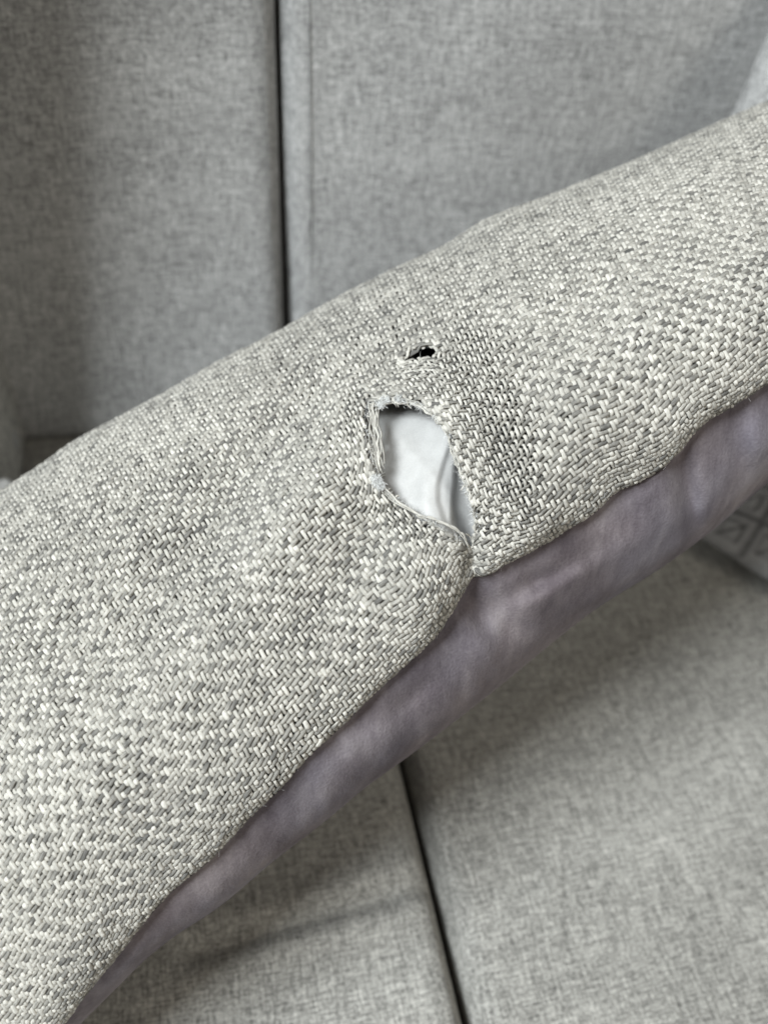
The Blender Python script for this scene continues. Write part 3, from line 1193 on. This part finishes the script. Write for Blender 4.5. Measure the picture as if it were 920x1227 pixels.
# broken yarn ends standing into the opening
for (x, y, dx, dy) in ((447, 482, 6, 9), (459, 481, 3, 7), (468, 480, 5, 6), (478, 480, -3, 6), (489, 482, 2, 5), (449, 560, 9, 4), (452, 570, 8, -2),
                       (447, 545, 7, 5), (463, 590, 6, -5), (474, 599, 4, -5), (536, 640, -5, -6), (548, 647, 3, -7), (566, 645, -6, -4), (567, 612, -5, 3),
                       (444, 520, 8, 6), (556, 584, -4, 4), (522, 630, -3, -6), (441, 500, 7, 3)):
    b1, b2 = rs.normal(0, 1.2, 2)
    strands_obj("broken_yarn", [strand([(x - dx * .5, y - dy * .5), (x, y), (x + dx * .6 + b1, y + dy * .6 + b2), (x + dx, y + dy)],
                                       rs.uniform(0.00018, 0.00036), [0.0002, 0.0003, -0.0004, -0.0012], 0.00022, rs, 24, 0.8)], [rs.uniform(0.6, 0.95)])

# rim of the small slit
items, tints = [], []
for d, l in ((-0.5, -0.0006),):
    items.append(strand([(480, 434 - d), (489, 422 - d), (500, 415 - d), (511, 411 - d), (521, 413.5 - d), (529, 423 - d)], 0.00035, [l] * 6, 0.00015, rs))
    tints.append(0.9)
for k in range(6):
    d = 1.5 + k * 3.4
    items.append(strand([(482 - d * .3, 436 + d), (497, 434 + d), (509, 431.5 + d * 1.05), (520, 431 + d * 1.2), (529 + d * .4, 434 + d * 1.5)], rs.uniform(0.0004, 0.0005),
                        [0.0004] * 5, 0.00012, rs))
    tints.append(rs.uniform(0.55, 0.95))
strands_obj("slit_edge", items, tints, label="pale yarns bowed round the small slit")

# fine fibres sticking out round the tear
items = []
for k in range(750):
    i = rs.integers(len(TEAR))
    f = rs.uniform()
    p = TEAR[i] * (1 - f) + TEAR[(i + 1) % len(TEAR)] * f
    if not (p[0] < 462 or p[1] < 495 or p[1] > 585) and rs.uniform() < 0.6:
        continue
    q = p + rs.normal(0, 1.5, 2)
    d = (cen - q) / np.linalg.norm(cen - q)
    L = rs.uniform(2, 8)
    a = rs.normal(0, 0.9)
    d = np.array((d[0] * math.cos(a) - d[1] * math.sin(a), d[0] * math.sin(a) + d[1] * math.cos(a)))
    P0 = pix(q[0], q[1], zc - 0.0005 + (q[1] - 565) * 0.0)
    ab = to_ab([q[0]], [q[1]])
    P0 = look(PG, ab[:, 0], ab[:, 1])[0] + look(NG, ab[:, 0], ab[:, 1])[0] * rs.uniform(-0.0005, 0.001)
    e = pix(q[0] + d[0] * L, q[1] + d[1] * L, 0.3) - pix(q[0], q[1], 0.3)
    bend = rs.normal(0, 0.0006, 3)
    t = np.linspace(0, 1, 6)[:, None]
    P = P0 + e * t + bend * t * (1 - t) * 2 + cN * rs.uniform(-0.0005, 0.0012) * t
    items.append((P, np.linspace(0.00006, 0.00003, 6)))
V, Q, U, I = tubes([p for p, _ in items], [r for _, r in items], 3)
child("frayed_fibre", mesh_np("frayed_fibre", V, Q), M_FLUFF, "fine white fibres fraying round the tear", "stuff")


def tuft(name, centres, n, rad_px, label=None):
    items = []
    for _ in range(n):
        c = centres[rs.integers(len(centres))]
        P0 = surf_pt(c[0] + rs.normal(0, c[2] * 0.35), c[1] + rs.normal(0, c[2] * 0.35), 0.0008)
        d = rs.normal(size=3)
        d /= np.linalg.norm(d)
        if d.dot(cN) < -0.1:
            d = -d
        L = abs(rs.normal(0.6, 0.3)) * c[2] * 0.00031 * 1.2
        t = np.linspace(0, 1, 7)[:, None]
        curl = rs.normal(size=3) * L * 0.6
        curl2 = rs.normal(size=3) * L * 0.3
        P = P0 + d * L * t + curl * t * (1 - t) + curl2 * np.sin(t * 5)
        items.append((P, np.full(7, 0.00008)))
    V, Q, U, I = tubes([p for p, _ in items], [r for _, r in items], 3)
    return child(name, mesh_np(name, V, Q), M_FLUFF, label, "stuff")


tuft("fluff", [(451, 578, 5.5), (456, 583, 4), (447, 574, 3.5)], 1300, 8, "white ball of fluff at the tear's left corner")
tuft("fluff", [(456, 487, 5), (464, 481, 4), (480, 480, 4), (459, 480, 3)], 420, 5, "small white tufts along the tear's top edge")

# fine stray hairs standing off the woven face
items = []
for _ in range(1100):
    a = rs.uniform(A_LO + 0.05, A_HI - 0.05); b = rs.uniform(0.0, 0.16)
    if b < np.interp(a, a_ax, BSEAM) + 0.001:
        continue
    t1 = TEARH.t(np.array([a]), np.array([b]))[0][0]
    t2 = SLITH.t(np.array([a]), np.array([b]))[0][0]
    if t1 < 1.05 or t2 < 1.1:
        continue
    P0 = look(PG, np.array([a]), np.array([b]))[0]; N0 = look(NG, np.array([a]), np.array([b]))[0]
    d = unit(rs.normal(size=3)); d = unit(d - N0 * d.dot(N0) * 0.75)
    L = rs.uniform(0.001, 0.0035)
    t = np.linspace(0, 1, 6)[:, None]
    items.append((P0 + N0 * (0.0011 + 0.0005 * t) + d * L * t + rs.normal(0, 0.0008, 3) * t * (1 - t), np.full(6, 0.00003)))
V, Q, U, I = tubes([p for p, _ in items], [r for _, r in items], 3)
child("lint", mesh_np("lint", V, Q), M_FLUFF, "fine pale lint clinging to the pillow", "stuff")

# ---------------------------------------------------------------- the neighbours at the frame's edge
def pillow_shape(name, hx, hy, hz, nx_, ny_, power=3.0, fn=None, disc=False):
    u = np.linspace(-1, 1, nx_)
    v = np.linspace(-1, 1, ny_)
    U, Vv = np.meshgrid(u, v, indexing='ij')
    prof = ((1 - np.abs(U) ** power) * (1 - np.abs(Vv) ** power)).clip(0) ** 0.5
    tuck = 1 - 0.06 * (np.abs(U) ** 2) * (1 - np.abs(Vv) ** 2)
    tucv = 1 - 0.06 * (np.abs(Vv) ** 2) * (1 - np.abs(U) ** 2)
    X, Y = U * hx * tucv, Vv * hy * tuck
    if disc:
        X, Y = U * hx * np.sqrt(1 - Vv ** 2 / 2), Vv * hy * np.sqrt(1 - U ** 2 / 2)
    rel = np.zeros_like(X) if fn is None else fn(U, Vv)
    top = np.stack([X, Y, prof * hz + rel * np.clip(prof * 3, 0, 1)], -1).reshape(-1, 3)
    bot = np.stack([X, Y, -prof * hz], -1).reshape(-1, 3)
    q = grid_quads(nx_, ny_)
    me = mesh_np(name, np.concatenate([top, bot]), np.concatenate([q, q[:, ::-1] + len(top)]))
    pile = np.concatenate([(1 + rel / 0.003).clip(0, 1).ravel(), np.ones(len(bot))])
    set_attr(me, "pile", pile)
    bm = bmesh.new(); bm.from_mesh(me)
    bmesh.ops.remove_doubles(bm, verts=bm.verts, dist=1e-6)
    bm.to_mesh(me); bm.free()
    return me


def place(o, X, Z, c):
    X = Vector(unit(X)); Z = Vector(unit(Z))
    Y = Z.cross(X).normalized(); X = Y.cross(Z)
    o.matrix_world = Matrix(((X.x, Y.x, Z.x, c[0]), (X.y, Y.y, Z.y, c[1]), (X.z, Y.z, Z.z, c[2]), (0, 0, 0, 1)))


def grooves(U, V):
    """carved geometric lines in the plush: nested squares and crossing bars"""
    s = 14.0
    x, y = (U * s) % 2 - 1, (V * s) % 2 - 1
    m = np.maximum(np.abs(x), np.abs(y))
    g = np.exp(-((m - 0.93) / 0.07) ** 2) + np.exp(-((m - 0.5) / 0.07) ** 2) * 0.9 + np.exp(-((np.abs(x - y)) / 0.10) ** 2) * (m < 0.45)
    return -0.003 * np.clip(g, 0, 1)


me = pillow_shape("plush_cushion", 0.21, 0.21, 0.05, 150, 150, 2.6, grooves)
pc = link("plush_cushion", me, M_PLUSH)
corner = ray_plane(858, 640, (0, 0, 0.02), (0, 0, 1))
c2 = ray_plane(974, 702, (0, 0, 0.02), (0, 0, 1))
ed = unit(c2 - corner)
ctr = corner + ed * 0.20 + unit(np.cross((0, 0, 1), ed)) * 0.185 + np.array((0, 0, 0.035))
place(pc, ed, (-0.10, -0.18, 1), ctr)
pc["label"] = "dark grey plush cushion with carved square lines, at the right under the velvet"
pc["category"] = "cushion"

# grey cushion standing at the upper right, in front of the back cushion
me = pillow_shape("side_cushion", 0.115, 0.15, 0.035, 90, 90, 4)
sc_ = link("side_cushion", me, M_BACKF)
p = pix(1087, 167, 0.55)
place(sc_, ROT @ np.array((0.91, -0.41, 0.1)), ROT @ np.array((-0.1, 0.1, 1)), p)
sc_["label"] = "pale grey fabric cushion standing at the upper right behind the pillow"
sc_["category"] = "cushion"

# at the left edge: the rounded end of a grey bolster and the pale edge of a throw
me = pillow_shape("bolster", 0.075, 0.034, 0.03, 60, 50, 2.0, None, True)
bo = link("bolster", me, M_BACKF)
place(bo, ROT @ np.array((1, 0.1, 0)), ROT @ np.array((0.1, 0.5, 1)), ray_plane(-96, 532, (0, 0, 0.032), (0, 0, 1)))
bo["label"] = "rounded end of a grey fabric cushion at the left edge, on the seat"
bo["category"] = "cushion"
me = pillow_shape("throw", 0.085, 0.022, 0.012, 50, 40, 2.0, None, True)
th = link("throw", me, M_THROW)
place(th, ROT @ np.array((1, 0.05, 0)), ROT @ np.array((0.0, 0.5, 1)), ray_plane(-112, 590, (0, 0, 0.012), (0, 0, 1)))
th["label"] = "pale folded end of cloth at the left edge below the rounded cushion end"
th["category"] = "throw"
